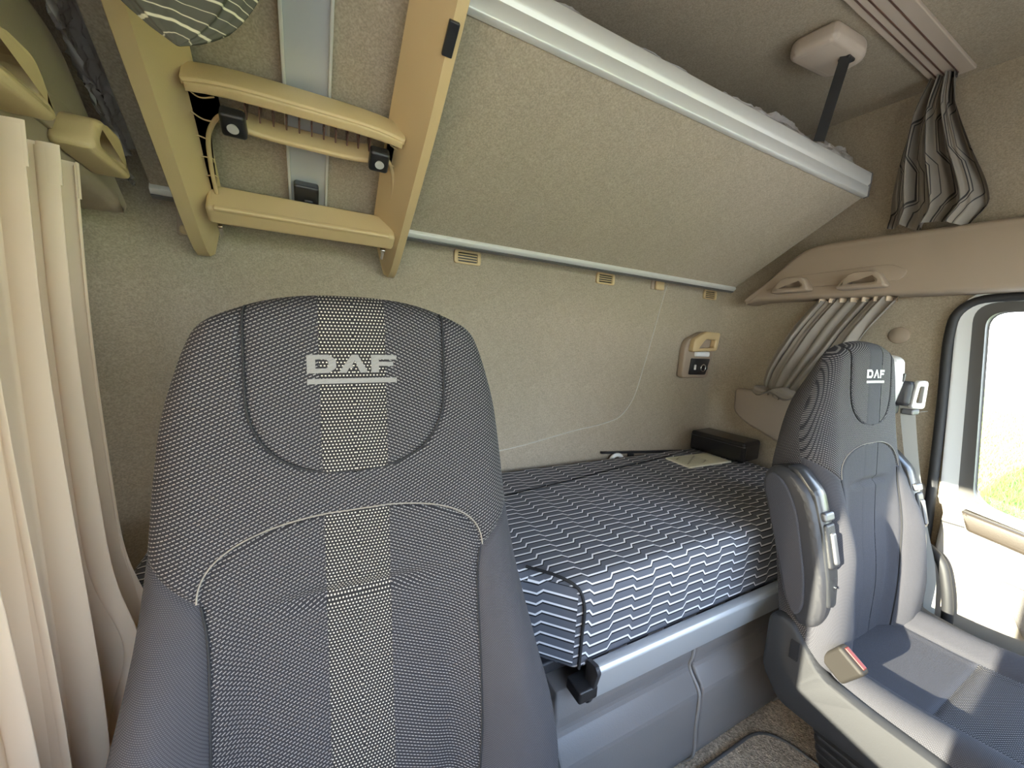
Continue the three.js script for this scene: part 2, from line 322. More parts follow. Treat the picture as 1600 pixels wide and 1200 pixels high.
// ---------------------------------------------------------------- upper bunk, tilted up on its hinge
const TILT = Math.atan2(0.285, 0.43), HINGE = [0, 1.545, 0.13];
function onBunk(g) { g.position.set(...HINGE); g.rotation.x = -TILT; return g; }
const bunk = onBunk(group('upper_bunk', 'upper bunk folded half up, felt underside and aluminium edge rails', 'bunk'));
{
  put('base_board', box(2.08, 0.03, 0.53, 0.01, 0.015, 0.215, 0.004), M.felt, bunk).userData.label = 'taupe felt underside';
  const bar = (pts, x0, x1) => smooth(new THREE.ExtrudeGeometry(shapeOf(pts, 0.0025), { depth: x1 - x0, bevelEnabled: false }).applyMatrix4(new THREE.Matrix4().set(0, 0, 1, x0, 0, 1, 0, 0, 1, 0, 0, 0, 0, 0, 0, 1)), 0.5);
  put('front_rail', bar([[0.474, -0.004], [0.488, -0.008], [0.506, 0.020], [0.503, 0.023], [0.514, 0.026], [0.532, 0.055], [0.529, 0.062], [0.510, 0.064], [0.510, 0.092], [0.500, 0.096], [0.474, 0.094]], -1.03, 1.045), M.aluMatte, bunk).userData.label = 'stepped aluminium rail';
  put('rail_cap', slabX(shapeOf([[0.474, -0.006], [0.490, -0.010], [0.534, 0.055], [0.530, 0.066], [0.512, 0.098], [0.474, 0.096]], 0.004), 1.045, 1.053, 0.002, 2), M.darkMetal, bunk);
  put('rear_rail', bar([[-0.056, -0.014], [-0.042, -0.010], [-0.036, 0.02], [-0.056, 0.02]], -1.03, 1.045), M.aluMatte, bunk);
  put('hinge_strip', bar([[-0.071, -0.012], [-0.056, -0.016], [-0.056, 0.01], [-0.071, 0.01]], -1.03, 1.045), M.darkMetal, bunk);
  // channel for the ladder, with its latch
  const ch = put('channel', box(0.072, 0.010, 0.50, -0.722, -0.005, 0.225, 0.002), M.alu, bunk);
  ch.userData.label = 'silver ladder channel';
  put('channel_lip', box(0.006, 0.018, 0.50, -0.760, -0.009, 0.225, 0.002), M.aluMatte, bunk);
  put('channel_lip', box(0.006, 0.018, 0.50, -0.684, -0.009, 0.225, 0.002), M.aluMatte, bunk);
  const latch = put('latch', box(0.052, 0.022, 0.055, -0.726, -0.018, 0.03, 0.006), M.black, bunk);
  put('latch_slot', box(0.02, 0.012, 0.02, -0.722, -0.027, 0.012, 0.003), M.charcoal, latch);
}
// mattress on the upper bunk, in a clear bag
const upMat = onBunk(group('bunk_mattress', 'dark mattress in a clear plastic bag on the upper bunk', 'mattress'));
{
  put('padding', box(2.0, 0.085, 0.44, 0.01, 0.0755, 0.225, 0.03, 4), M.foam, upMat);
  const n2 = noiseField(128, [[16, 0.5], [32, 0.4], [64, 0.3]]), N = (u, v) => n2[(Math.floor(v * 127) & 127) * 128 + (Math.floor(u * 127) & 127)];
  // loose edge of the bag standing over the front rail
  put('plastic_bag', grid(220, 14, (u, v) => {
    const x = -1.03 + 2.13 * u, tall = 0.02 + 0.05 * sm(0.55, 0.8, u) + 0.02 * N(u, 0.3) + 0.03 * sm(0.93, 0.98, u) - 0.05 * Math.exp(-(((u - 0.855) / 0.02) ** 2));
    return [x, 0.0985 + v * (tall + 0.02) * (1 + 0.2 * N(u, v)), 0.497 + 0.012 * v + 0.012 * N(u * 0.9, v * 0.6)];
  }), M.film, upMat).userData.label = 'crinkled clear film';
  put('plastic_bag', grid(30, 120, (u, v) => [-1.045 - 0.028 * Math.sin(u * Math.PI) - 0.012 * N(v, u), -0.03 + u * 0.15 + 0.01 * N(u, v), -0.03 + v * 0.5 + 0.012 * N(v, u * 0.7)]), M.film, upMat).userData.label = 'crinkled clear film';
}

// ---------------------------------------------------------------- ladder stowed against the underside of the bunk
const ladder = onBunk(group('bunk_ladder', 'beige plastic bunk ladder stowed under the upper bunk', 'ladder'));
{
  // side rails: deep boards whose inner face flares towards the opening
  const rail = (out, front, inn) => {
    const Z = [-0.172, -0.165, -0.13, -0.08, 0.0, 0.15, 0.30, 0.34, 0.40, 0.56, 0.5605], deep = curveOf([[-0.172, -0.072], [-0.13, -0.088], [-0.05, -0.098], [0.30, -0.108], [0.40, -0.104], [0.56, -0.092]]), near = curveOf([[-0.172, -0.070], [-0.13, -0.050], [-0.08, -0.032], [0.56, -0.032]]), k = curveOf([[-0.172, 0.15], [-0.10, 0.6], [0, 1], [0.56, 1]]);
    const sec = (z, end) => { const f = deep(z), n = near(z), xi = front + (inn - front) * k(z), r = 0.25; const P = [[out, n], [out, f], [out + (front - out) * r * 0.2, f - 0.002], [front, f - 0.002], [front + (xi - front) * 0.03, f], [xi, n]]; return end ? P.map(() => [(out + front) / 2, (f + n) / 2]) : P; };
    const rows = Z.map((z, i) => sec(z, i === 0 || i === Z.length - 1)), m = 6;
    const g = grid(m, rows.length - 1, (u, v) => { const j = Math.round(v * (rows.length - 1)), i = Math.round(u * m) % m; return [rows[j][i][0], rows[j][i][1], Z[j]]; });
    return uvBox(smooth(g.toNonIndexed(), 0.5));
  };
  put('side_rail', rail(-0.964, -0.938, -0.893), M.cream, ladder);
  put('side_rail', rail(-0.496, -0.515, -0.572), M.cream, ladder);
  // lower tread: shelf with a rolled lip
  const tread = (z0, z1, y0, y1, bow) => grid(40, 10, (u, v) => 0);
  const lower = put('tread', box(0.39, 0.072, 0.048, -0.72, -0.070, 0.0, 0.010, 4), M.cream, ladder);
  put('tread_lip', box(0.36, 0.012, 0.010, -0.72, -0.104, 0.024, 0.004), M.cream, lower);
  // upper tread: bowed plate over an open ribbed frame
  const bowed = (zc, h, y0, y1, x0, x1, bow, r) => {
    const top = [], bot = []; for (let i = 0; i <= 14; i++) { const t = i / 14, x = x0 + (x1 - x0) * t, b = bow * (1 - (2 * t - 1) ** 4); top.push([x, zc + h / 2 + b]); bot.unshift([x, zc - h / 2 + b * 0.6]); }
    const g = extrude(new THREE.Shape([...top, ...bot].map((p) => new THREE.Vector2(...p))), y1 - y0, r, 3);
    g.applyMatrix4(new THREE.Matrix4().set(1, 0, 0, 0, 0, 0, -1, y1, 0, 1, 0, 0, 0, 0, 0, 1));
    return uvBox(smooth(g));
  };
  const upper = put('tread', bowed(0.262, 0.012, -0.085, -0.034, -0.905, -0.545, 0.012, 0.006), M.cream, ladder);
  put('tread_lip', bowed(0.258, 0.014, -0.090, -0.082, -0.90, -0.55, 0.012, 0.003), M.cream, upper);
  put('under_bar', bowed(0.205, 0.014, -0.085, -0.035, -0.835, -0.60, -0.010, 0.004), M.cream, upper);
  for (let i = 0; i < 11; i++) put('rib', box(0.003, 0.040, 0.026, -0.82 + i * 0.021, -0.06, 0.234, 0.001, 1), M.web, upper);
  for (const x of [-0.838, -0.592]) {
    const b = put('rubber_bumper', box(0.038, 0.024, 0.044, x, -0.098, 0.222, 0.006, 3), M.black, ladder);
    put('bumper_screw', new THREE.CylinderGeometry(0.006, 0.009, 0.006, 18).translate(x, -0.112, 0.222), M.aluMatte, b);
  }
  // webs and edge liners at both sides of the opening
  for (const [xo, xi] of [[-0.908, -0.862], [-0.532, -0.572]]) {
    put('corner_web', slabPlate([[xo, 0.262], [xi, 0.25], [xi, 0.205], [(xo + xi) / 2, 0.16], [xo + (xi - xo) * 0.25, 0.02], [xo, 0.02]], -0.052, -0.045), M.web, ladder);
    for (let k = 0; k < 5; k++) put('web_rib', tube([[xo, -0.056, 0.24 - k * 0.045], [(xo * 0.6 + xi * 0.4), -0.058, 0.226 - k * 0.04], [xo + (xi - xo) * (k < 2 ? 0.9 : 0.4), -0.056, 0.232 - k * 0.045]], 0.0014, 10, 6), M.cream, ladder);
    put('edge_liner', tube([[xi + (xi - xo) * 0.35, -0.062, 0.212], [xi, -0.062, 0.205], [(xo + xi) / 2, -0.062, 0.165], [xo + (xi - xo) * 0.3, -0.062, 0.10], [xo + (xi - xo) * 0.25, -0.062, 0.02]], 0.004, 40, 8), M.cream, ladder);
  }
  for (const x of [-0.90, -0.545]) put('hook', join([box(0.012, 0.03, 0.012, x, -0.075, -0.05, 0.003), new THREE.CylinderGeometry(0.004, 0.004, 0.03, 12).rotateX(Math.PI / 2).translate(x, -0.09, -0.06)]), M.chrome, ladder);
  put('pivot_bolt', new THREE.CylinderGeometry(0.009, 0.009, 0.012, 20).rotateZ(Math.PI / 2).translate(-0.533, -0.06, 0.47), M.chrome, ladder);
  put('latch_slot', box(0.018, 0.008, 0.05, -0.513, -0.103, 0.47, 0.002), M.black, ladder);
}
function slabPlate(pts, y0, y1) {     // outline in (x, z), grown along y
  const g = extrude(shapeOf(pts, 0.006), y1 - y0, 0); g.applyMatrix4(new THREE.Matrix4().set(1, 0, 0, 0, 0, 0, 1, y0, 0, 1, 0, 0, 0, 0, 0, 1));
  return uvBox(g);
}

// ---------------------------------------------------------------- ceiling: strap housing, strap, curtain rail
{
  const h = group('strap_housing', 'beige rounded housing on the roof lining holding the bunk strap', 'housing', [0.655, TOP, 0.545]);
  const sh = shapeOf([[-0.105, -0.045], [-0.085, -0.065], [0.075, -0.05], [0.10, -0.02], [0.09, 0.055], [0.055, 0.07], [-0.09, 0.06]], 0.02);
  const g = extrude(sh, 0.055, 0.02, 5); g.rotateX(Math.PI / 2);
  put('cover', uvBox(smooth(g)), M.roofTrim, h);
  put('strap_slot', box(0.036, 0.03, 0.03, 0.03, -0.047, 0.035, 0.004), M.black, h);
  const a = V(0.668, 2.105, 0.585), b = V(0.634, 1.872, 0.566), d = b.clone().sub(a), s = put('retaining_strap', uvBox(new RoundedBoxGeometry(0.028, d.length(), 0.003, 1, 0.001).rotateY(-0.9)), M.strap);
  s.position.copy(a).add(b).multiplyScalar(0.5); s.quaternion.setFromUnitVectors(V(0, 1, 0), d.normalize().negate());
  tag(s, 'black webbing strap from the roof housing to the bunk rail', 'strap');
  const r = group('curtain_rail', 'beige grooved curtain rail across the roof lining', 'rail', [0, TOP, 0.685]);
  put('rail_body', box(2.24, 0.012, 0.095, 0, -0.006, 0, 0.003), M.roofTrim, r);
  for (const z of [-0.03, -0.012, 0.014]) put('groove', box(2.2, 0.004, 0.004, 0, -0.0115, z, 0.0008, 1), M.web, r);
}

// ---------------------------------------------------------------- curtains
function cloth(nu, nv, f, uvf) { return grid(nu, nv, f, uvf); }
// cream curtain along the left window, pleated
function pleats(u, n, depth, ph = 0) { const t = u * n * Math.PI * 2 + ph; return depth * (Math.sin(t) + 0.35 * Math.sin(2.3 * t + 1.1)); }
{
  const c = group('side_curtain', 'cream pleated curtain hanging beside the near seat', 'curtain', [0, 0, 0], undefined);
  const put0 = (z0, z1, n, nm) => put(nm, cloth(260, 60, (u, v) => {
    const y = 0.32 + v * 1.13, low = sm(1.3, 0.6, y), z = z0 + (z1 - z0) * u;
    const amp = 0.020 + 0.008 * low;
    let x = -1.035 + 0.018 * low + pleats(u, n, amp, 0.6);
    x += 0.035 * Math.exp(-(((y - 0.72) / 0.09) ** 2) - (((z - 0.47) / 0.05) ** 2));
    return [Math.min(x, -0.962), y, z + 0.016 * Math.cos(u * n * Math.PI * 2 + 0.3) + 0.01 * low * Math.sin(7 * u)];
  }, (u, v) => [u * 0.9, v * 1.1]), M.curtain, c);
  put0(0.42, 0.945, 7.4, 'pleated_cloth');
  put('hem_band', cloth(260, 3, (u, v) => { const z = 0.42 + 0.525 * u; return [-1.033 + pleats(u, 7.4, 0.0202, 0.6), 1.405 + v * 0.05, z + 0.016 * Math.cos(u * 7.4 * Math.PI * 2 + 0.3)]; }, (u, v) => [u, v * 0.05]), M.curtain, c);
  put('track', box(0.014, 0.014, 0.56, -1.06, 1.455, 0.69, 0.003), M.trim, c);
  const f = put('side_curtain', cloth(160, 20, (u, v) => [-1.06 + pleats(u, 6, 0.018), 0.5 + v * 0.95, 1.172 + 0.55 * u + 0.01 * Math.cos(u * 6 * Math.PI * 2)], (u, v) => [u * 0.9, v]), M.curtain);
  tag(f, 'cream curtain drawn over the front half of the door window', 'curtain');
}
// grey curtain tied back above the far seat
{
  const c = group('tied_curtain', 'grey-beige gathered curtain tied back to the side wall behind the far seat', 'curtain');
  const left = curveOf([[0, 0.238], [0.25, 0.262], [0.36, 0.279], [0.7, 0.345], [1, 0.415]]), right = curveOf([[0, 0.39], [0.2, 0.47], [0.5, 0.56], [0.75, 0.61], [1, 0.665]]);
  put('gathered_cloth', cloth(240, 70, (u, v) => {
    const z = left(v) + (right(v) - left(v)) * u, y = 1.058 + 0.395 * v - 0.03 * (1 - v) * Math.sin(u * 3.1), a = (0.016 + 0.006 * Math.sin(9 * u)) * (0.7 + 0.3 * v);
    return [W - 0.062 - 0.03 * Math.sin(v * Math.PI) + a * (Math.sin(u * 46 + 2.2 * v) + 0.5 * Math.sin(u * 81 + 4 * v + 1)) + 0.03 * sm(0.15, 0, v), y + 0.006 * Math.sin(u * 60), z + 0.008 * Math.cos(u * 46 + 2 * v)];
  }, (u, v) => [u * 0.5, v * 0.5]), M.greyCurtain, c);
  put('heading_tape', cloth(240, 4, (u, v) => [W - 0.07 + 0.018 * Math.sin(u * 46 + 2.2), 1.44 + 0.022 * v, 0.415 + 0.25 * u], (u, v) => [u, v]), M.curtain, c);
  put('fold_bundle', cloth(60, 24, (u, v) => { const a = v * Math.PI * 2; return [W - 0.08 + 0.035 * Math.cos(a) + 0.006 * Math.sin(a * 5 + u * 8), 1.058 + 0.018 * Math.sin(a) * (0.6 + 0.4 * Math.sin(u * 3)) + 0.012 * Math.sin(u * 9 + a), 0.236 + 0.17 * u]; }, (u, v) => [u * 0.2, v * 0.2]), M.greyCurtain, c);
}
// patterned bunk curtains on the ceiling rail
{
  const c = group('bunk_curtain', 'grey curtain with dark angular lines bunched on the side panel ledge', 'curtain', [0, 0, 0], undefined);
  const zl = curveOf([[0, 0.60], [0.3, 0.585], [0.75, 0.598], [1, 0.635]]), zr = curveOf([[0, 0.80], [0.15, 0.825], [0.5, 0.765], [0.8, 0.715], [1, 0.70]]);
  put('folded_cloth', cloth(200, 70, (u, v) => {
    const y = 1.69 + 0.46 * v, z = zl(v) + (zr(v) - zl(v)) * u, a = 0.022 * (0.5 + 0.5 * (1 - v)) + 0.008;
    return [1.10 - 0.03 * u + a * Math.sin(u * 21 + 1.4 * v) + 0.010 * Math.sin(u * 47 + 3 * v) - 0.02 * sm(0.12, 0, v), y - 0.02 * u * (1 - v) + 0.01 * Math.sin(u * 12) * (1 - v), z];
  }, (u, v) => [u * 0.34, v * 0.5]), M.angleCloth, c);
  put('curtain_runner', box(0.02, 0.016, 0.02, 1.09, TOP - 0.02, 0.69, 0.003), M.black, c);
  const l = group('bunk_curtain', 'dark grey curtain with pale curved lines gathered in front of the bunk ladder', 'curtain');
  const rad = curveOf([[0, 0.002], [0.02, 0.024], [0.06, 0.052], [0.16, 0.08], [0.4, 0.10], [0.75, 0.08], [1, 0.06]]);
  put('gathered_cloth', cloth(220, 60, (u, v) => {
    const a = u * Math.PI * 2, r = rad(v), y = 1.535 + 0.60 * v, k = 1 + 0.05 * Math.sin(a * 9) + 0.03 * Math.sin(a * 17 + v * 5);
    return [-0.845 + r * 1.0 * k * Math.cos(a), y + 0.015 * Math.sin(a * 2) * v, 0.675 + 0.01 * v + r * 0.4 * k * Math.sin(a)];
  }, (u, v) => [u * 0.5, v * 0.6]), M.lineCloth, l);
}

// ---------------------------------------------------------------- rear wall fittings
function vent(x, y, w, h) {
  const g = group('air_vent', '', 'vent', [x, y, 0.0], 'air vents under the upper bunk rail');
  const o = shapeOf([[-w / 2, -h / 2], [w / 2, -h / 2], [w / 2, h / 2], [-w / 2, h / 2]], 0.011), i = shapeOf([[-w * 0.36, -h * 0.33], [w * 0.36, -h * 0.33], [w * 0.36, h * 0.33], [-w * 0.36, h * 0.33]], 0.005);
  o.holes.push(new THREE.Path(i.getPoints(5)));
  put('frame', uvBox(smooth(extrude(o, 0.009, 0.003, 2))), M.cream, g);
  put('backing', box(w * 0.75, h * 0.68, 0.002, 0, 0, 0.0015, 0.0004, 1), M.black, g);
  for (let k = -1; k <= 1; k++) put('slat', box(w * 0.72, h * 0.09, 0.005, 0, k * h * 0.19, 0.005, 0.001, 1), M.cream, g);
  return g;
}
for (const [x, l] of [[-0.253, 'small beige louvred vent next to the ladder'], [0.342, 'small beige louvred vent next to the coat hook'], [0.996, 'small beige louvred vent in the corner of the rear wall']]) vent(x, 1.487, 0.095, 0.044).userData.label = l;
{
  const h = group('coat_hook', 'beige folding coat hook between two wall vents', 'hook', [0.635, 1.496, 0]);
  put('plate', box(0.07, 0.045, 0.006, 0, 0, 0.003, 0.003), M.trim, h);
  put('hook_arm', box(0.05, 0.038, 0.014, 0.008, -0.004, 0.012, 0.006), M.cream, h);
  put('hinge_pin', box(0.09, 0.005, 0.006, 0.03, 0.021, 0.012, 0.002), M.black, h);
}
{
  const h = group('wall_bracket', 'small beige bracket on the rear wall beside the ladder foot', 'bracket', [-0.99, 1.47, 0]);
  put('plate', box(0.034, 0.07, 0.012, 0, 0, 0.006, 0.006, 3), M.trim, h);
  put('lip', box(0.026, 0.02, 0.02, 0.004, -0.022, 0.016, 0.006, 3), M.cream, h);
}
{   // panel with reading lamp grip and switches, at the end of the bed
  const p = group('bunk_control_panel', 'beige bunk control panel with grip lamp and black switches in the wall corner', 'control panel', [0.93, 1.19, 0.0]);
  put('body', uvBox(smooth(extrude(shapeOf([[-0.10, -0.105], [0.08, -0.105], [0.095, -0.05], [0.108, 0.09], [0.10, 0.115], [0.01, 0.118], [-0.085, 0.075], [-0.10, 0.03]], 0.02), 0.036, 0.008, 3))), M.trim, p);
  const o = shapeOf([[-0.082, 0.02], [0.09, 0.03], [0.102, 0.118], [0.0, 0.118], [-0.075, 0.078]], 0.014), i = shapeOf([[-0.04, 0.038], [0.068, 0.044], [0.074, 0.082], [0.002, 0.082]], 0.008);
  o.holes.push(new THREE.Path(i.getPoints(5)));
  put('grip', uvBox(smooth(extrude(o, 0.03, 0.006, 3).translate(0, 0, 0.034))), M.cream, p);
  put('lamp_lens', box(0.10, 0.026, 0.02, 0.015, 0.012, 0.038, 0.008, 3), M.white, p);
  const k = put('switch_plate', uvBox(smooth(extrude(shapeOf([[-0.062, -0.088], [0.055, -0.088], [0.078, -0.01], [-0.055, -0.01]], 0.008), 0.008, 0.002, 2).translate(0, 0, 0.034))), M.black, p);
  put('dial', new THREE.TorusGeometry(0.016, 0.0028, 8, 30).translate(0.03, -0.055, 0.044), M.chrome, k);
  put('dial_face', new THREE.CylinderGeometry(0.013, 0.013, 0.005, 24).rotateX(Math.PI / 2).translate(0.03, -0.055, 0.0435), M.black, k);
  put('button', box(0.012, 0.024, 0.005, -0.028, -0.052, 0.0435, 0.002), M.white, k);
  put('button', box(0.012, 0.014, 0.005, 0.056, -0.056, 0.0435, 0.002), M.charcoal, k);
}
{   // loose trim strip along the back of the bed, with its white clip
  const s = group('trim_strip', 'thin black trim strip come loose along the rear wall', 'trim strip', [0.42, 0.772, 0.012]);
  const a = put('strip', box(0.60, 0.010, 0.012, 0.28, -0.020, 0, 0.002), M.black, s); a.rotation.z = -0.075;
  for (const x of [0.07, 0.16, 0.34, 0.44]) { const c = put('clip', box(0.035, 0.014, 0.008, x, -0.022 - 0.075 * x, 0, 0.002), M.black, s); c.rotation.z = -0.075; }
  const w = put('clip_hook', new THREE.TorusGeometry(0.032, 0.011, 10, 30, Math.PI).scale(1, 0.8, 0.8).translate(0.062, -0.058, 0.01), M.white, s); w.userData.label = 'white plastic clip';
}

// ---------------------------------------------------------------- lower bunk
const BED = 0.735;
{
  const m = group('bed_mattress', 'dark grey mattress with pale hexagon lines on the lower bunk', 'mattress');
  const plan = shapeOf([[-1.05, -0.02], [1.06, -0.02], [1.06, -0.52], [0.72, -0.54], [0.625, -0.68], [-0.215, -0.688], [-0.33, -0.57], [-0.95, -0.55], [-0.95, -0.42], [-1.05, -0.38]], [0.03, 0.03, 0.05, 0.05, 0.035, 0.02, 0.05, 0.05, 0.02, 0.02]);
  const g = extrude(plan, 0.215, 0.035, 5, 10); g.rotateX(-Math.PI / 2); g.translate(0, BED - 0.215, 0);
  const cover = uvBox(smooth(g, 0.9)), cp = cover.attributes.position, cu = cover.attributes.uv;
  for (let i = 0; i < cp.count; i += 3) {    // the print runs on over the rounded front edge
    const [a, b, c] = [0, 1, 2].map((k) => V().fromBufferAttribute(cp, i + k)), n = b.clone().sub(a).cross(c.clone().sub(a)).normalize();
    if (Math.abs(n.x) < 0.6) [a, b, c].forEach((q, k) => cu.setXY(i + k, q.x, -q.z - (BED - q.y)));
  }
  put('cover', cover, M.mattress, m);
  put('piping', tube([[-0.212, 0.54, 0.688], [-0.212, 0.62, 0.6885], [-0.213, 0.69, 0.688], [-0.222, 0.722, 0.675], [-0.25, 0.737, 0.645], [-0.30, 0.737, 0.585]], 0.0035, 40, 8), M.piping, m);
}
{
  const b = group('bed_platform', 'dark grey bed base carrying the lower mattress', 'bed base');
  put('deck', box(1.98, 0.03, 0.60, 0.045, 0.503, 0.33, 0.006), M.charcoal, b);
  put('plinth', box(2.0, 0.42, 0.40, 0.04, FLOOR + 0.21, 0.21, 0.006), M.charcoal, b);
}
{
  const r = group('bed_edge_rail', 'silver-blue aluminium rail along the front of the lower bunk', 'rail');
  const prof = shapeOf([[0.691, 0.480], [0.697, 0.462], [0.706, 0.468], [0.726, 0.553], [0.718, 0.562], [0.694, 0.556]], 0.004);
  const g = extrude(prof, 0.775, 0, 2); g.applyMatrix4(new THREE.Matrix4().set(0, 0, 1, -0.185, 0, 1, 0, 0, 1, 0, 0, 0, 0, 0, 0, 1)); put('profile', smooth(g, 0.5), M.alu, r);
  const cap = shapeOf([[0.690, 0.478], [0.696, 0.458], [0.709, 0.466], [0.730, 0.555], [0.719, 0.566], [0.692, 0.56]], 0.006);
  put('end_cap', slabX(cap, -0.196, -0.185, 0.002, 2), M.charcoal, r);
  put('end_cap', slabX(cap, 0.590, 0.600, 0.002, 2), M.charcoal, r);
  put('bracket', box(0.05, 0.03, 0.05, -0.205, 0.50, 0.695, 0.006), M.black, r);
}
// storage lockers under the bed
function locker(x0, x1, label) {
  const l = group('storage_locker', label, 'locker', [(x0 + x1) / 2, FLOOR, 0.6]), w = x1 - x0;
  const pr = [[0.47, 0.062], [0.40, 0.066], [0.365, 0.060], [0.352, 0.064], [0.315, 0.096], [0.30, 0.100], [0.20, 0.102], [0.135, 0.106], [0.115, 0.102], [0.066, 0.075]].map(([y, z]) => [z, y - FLOOR]);
  const g = extrude(shapeOf([...pr, [-0.05, pr[pr.length - 1][1]], [-0.05, pr[0][1]]], 0.006), w, 0.007, 3);
  g.applyMatrix4(new THREE.Matrix4().set(0, 0, 1, -w / 2, 0, 1, 0, 0, 1, 0, 0, 0, 0, 0, 0, 1));
  const d = put('door', uvBox(smooth(g, 0.6)), M.locker, l);
  const rim = pr.map(([z, y]) => [w / 2 - 0.004, y, z + 0.002]);
  put('edge_rim', tube(rim, 0.0045, 60, 8), M.lockerRim, d);
  return l;
}
locker(-0.245, 0.213, 'grey storage locker under the bed next to the near seat');
locker(0.227, 0.665, 'grey storage locker under the bed next to the far seat');
{   // carpet mat with a bound edge
  const m = group('floor_mat', 'brown tufted floor mat with dark bound edge in front of the lockers', 'mat', [0.2, FLOOR, 1.05]);
  const s = shapeOf([[-0.45, -0.33], [0.34, -0.33], [0.42, 0.1], [0.42, 0.6], [-0.45, 0.6]], 0.09);
  const g = extrude(s, 0.012, 0.003, 2); g.rotateX(Math.PI / 2); g.translate(0, 0.012, 0); put('pile', uvBox(g), M.carpet, m);
  put('binding', tube(s.getSpacedPoints(80).slice(0, -1).map((p) => [p.x, 0.011, p.y]), 0.005, 200, 6, true), M.greyRubber, m);
}
// things left on the bed
{
  const b = group('black_case', 'glossy black box lying on the mattress in the corner', 'box', [1.005, 0.742, 0.17]); b.rotation.y = 0.10;
  put('body', box(0.15, 0.092, 0.25, 0, 0.046, 0, 0.012, 4), std(rgb(0.010, 0.010, 0.012), 0.25), b);
  put('lid_seam', box(0.1505, 0.0025, 0.2505, 0, 0.072, 0, 0.0008, 1), std(rgb(0.05, 0.05, 0.055), 0.3), b);
  put('end_panel', box(0.124, 0.066, 0.004, 0, 0.044, 0.125, 0.0015), std(rgb(0.006, 0.006, 0.009), 0.12), b);
}
{
  const k = group('booklet', 'cream paper booklet lying on the mattress beside the black box', 'booklet', [0.80, 0.7365, 0.195]); k.rotation.y = -0.02;
  put('pages', box(0.27, 0.006, 0.125, 0, 0.003, 0, 0.001, 1), M.paper, k);
  const lines = (() => { const c = document.createElement('canvas'); c.width = 256; c.height = 128; const g = c.getContext('2d'); g.fillStyle = 'rgb(214,210,184)'; g.fillRect(0, 0, 256, 128); g.strokeStyle = 'rgb(120,112,92)'; g.lineWidth = 2; for (let i = 0; i < 9; i++) { g.beginPath(); for (let x = 20; x < 170; x += 6) g.lineTo(x, 20 + i * 10 + 7 * Math.sin(x * 0.06 + i)); g.stroke(); } const t = new THREE.CanvasTexture(c); t.colorSpace = THREE.SRGBColorSpace; return t; })();
  put('cover', new THREE.BoxGeometry(0.25, 0.0012, 0.12).translate(-0.008, 0.0066, 0), std(rgb(1, 1, 1), 0.7, { map: lines }), k);
}

// ---------------------------------------------------------------- seats
const wOf = (v) => (0.955 - 0.02 * sm(1.0, 1.2, v)) * wBase(v), wBase = curveOf([[0.38, 0.29], [0.46, 0.312], [0.56, 0.315], [0.66, 0.30], [0.76, 0.272], [0.86, 0.254], [0.96, 0.246], [1.05, 0.240], [1.13, 0.229], [1.20, 0.212], [1.25, 0.196], [1.27, 0.184], [1.285, 0.162]]);
const insOf = (v) => v > 1.004 ? 0 : v > 0.92 ? 0.170 * Math.pow(1 - Math.pow((v - 0.92) / 0.0845, 2.4), 1 / 2.2) : curveOf([[0.40, 0.130], [0.50, 0.145], [0.58, 0.157], [0.66, 0.163], [0.80, 0.162], [0.88, 0.164], [0.92, 0.170]])(v);
const headOf = (v) => v < 1.057 ? 0 : v < 1.17 ? 0.121 * Math.pow(1 - Math.pow((1.17 - v) / 0.1131, 2.5), 1 / 2.5) : 0.121;
const VTOP = 1.285, VBOT = 0.40, SEAM = (x) => 0.92 + (Math.abs(x) - 0.170) * 0.75;   // seam between upper cover and side bolsters
function backPoint(x, v) {              // front skin of the backrest, seat-local; z = 0 on the middle at head height
  const w = wOf(v), ax = Math.abs(x), r = sm(1.08, VTOP, v), y = v - r * 0.030 * Math.abs(x / w) ** 2.6;
  const hi = v > 0.92 ? 0.170 : insOf(v);
  let z = (1.2 - y) * 0.1 - 0.018 * (x / w) ** 2 * sm(0.9, 1.1, v);
  z += 0.060 * sm(0.98, 0.74, v) * (1 - 0.25 * sm(0.6, 0.4, v)) * sm(hi - 0.05, hi + 0.06, ax);
  z += 0.012 * Math.exp(-(((v - 0.62) / 0.12) ** 2)) * (1 - sm(0.08, 0.17, ax)) - 0.010 * Math.exp(-(((v - 0.897) / 0.009) ** 2)) * sm(0.13, 0.05, ax);
  const R = 0.032 + 0.028 * sm(1.24, 1.0, v), d = clamp(w - ax, 0, R), Rt = 0.034, dt = clamp(VTOP - v, 0, Rt);
  z -= Math.max(R - Math.sqrt(R * R - (R - d) ** 2), Rt - Math.sqrt(Rt * Rt - (Rt - dt) ** 2));
  return [x, y, z];
}
const ease = (t) => 0.5 - 0.5 * Math.cos(Math.PI * t);
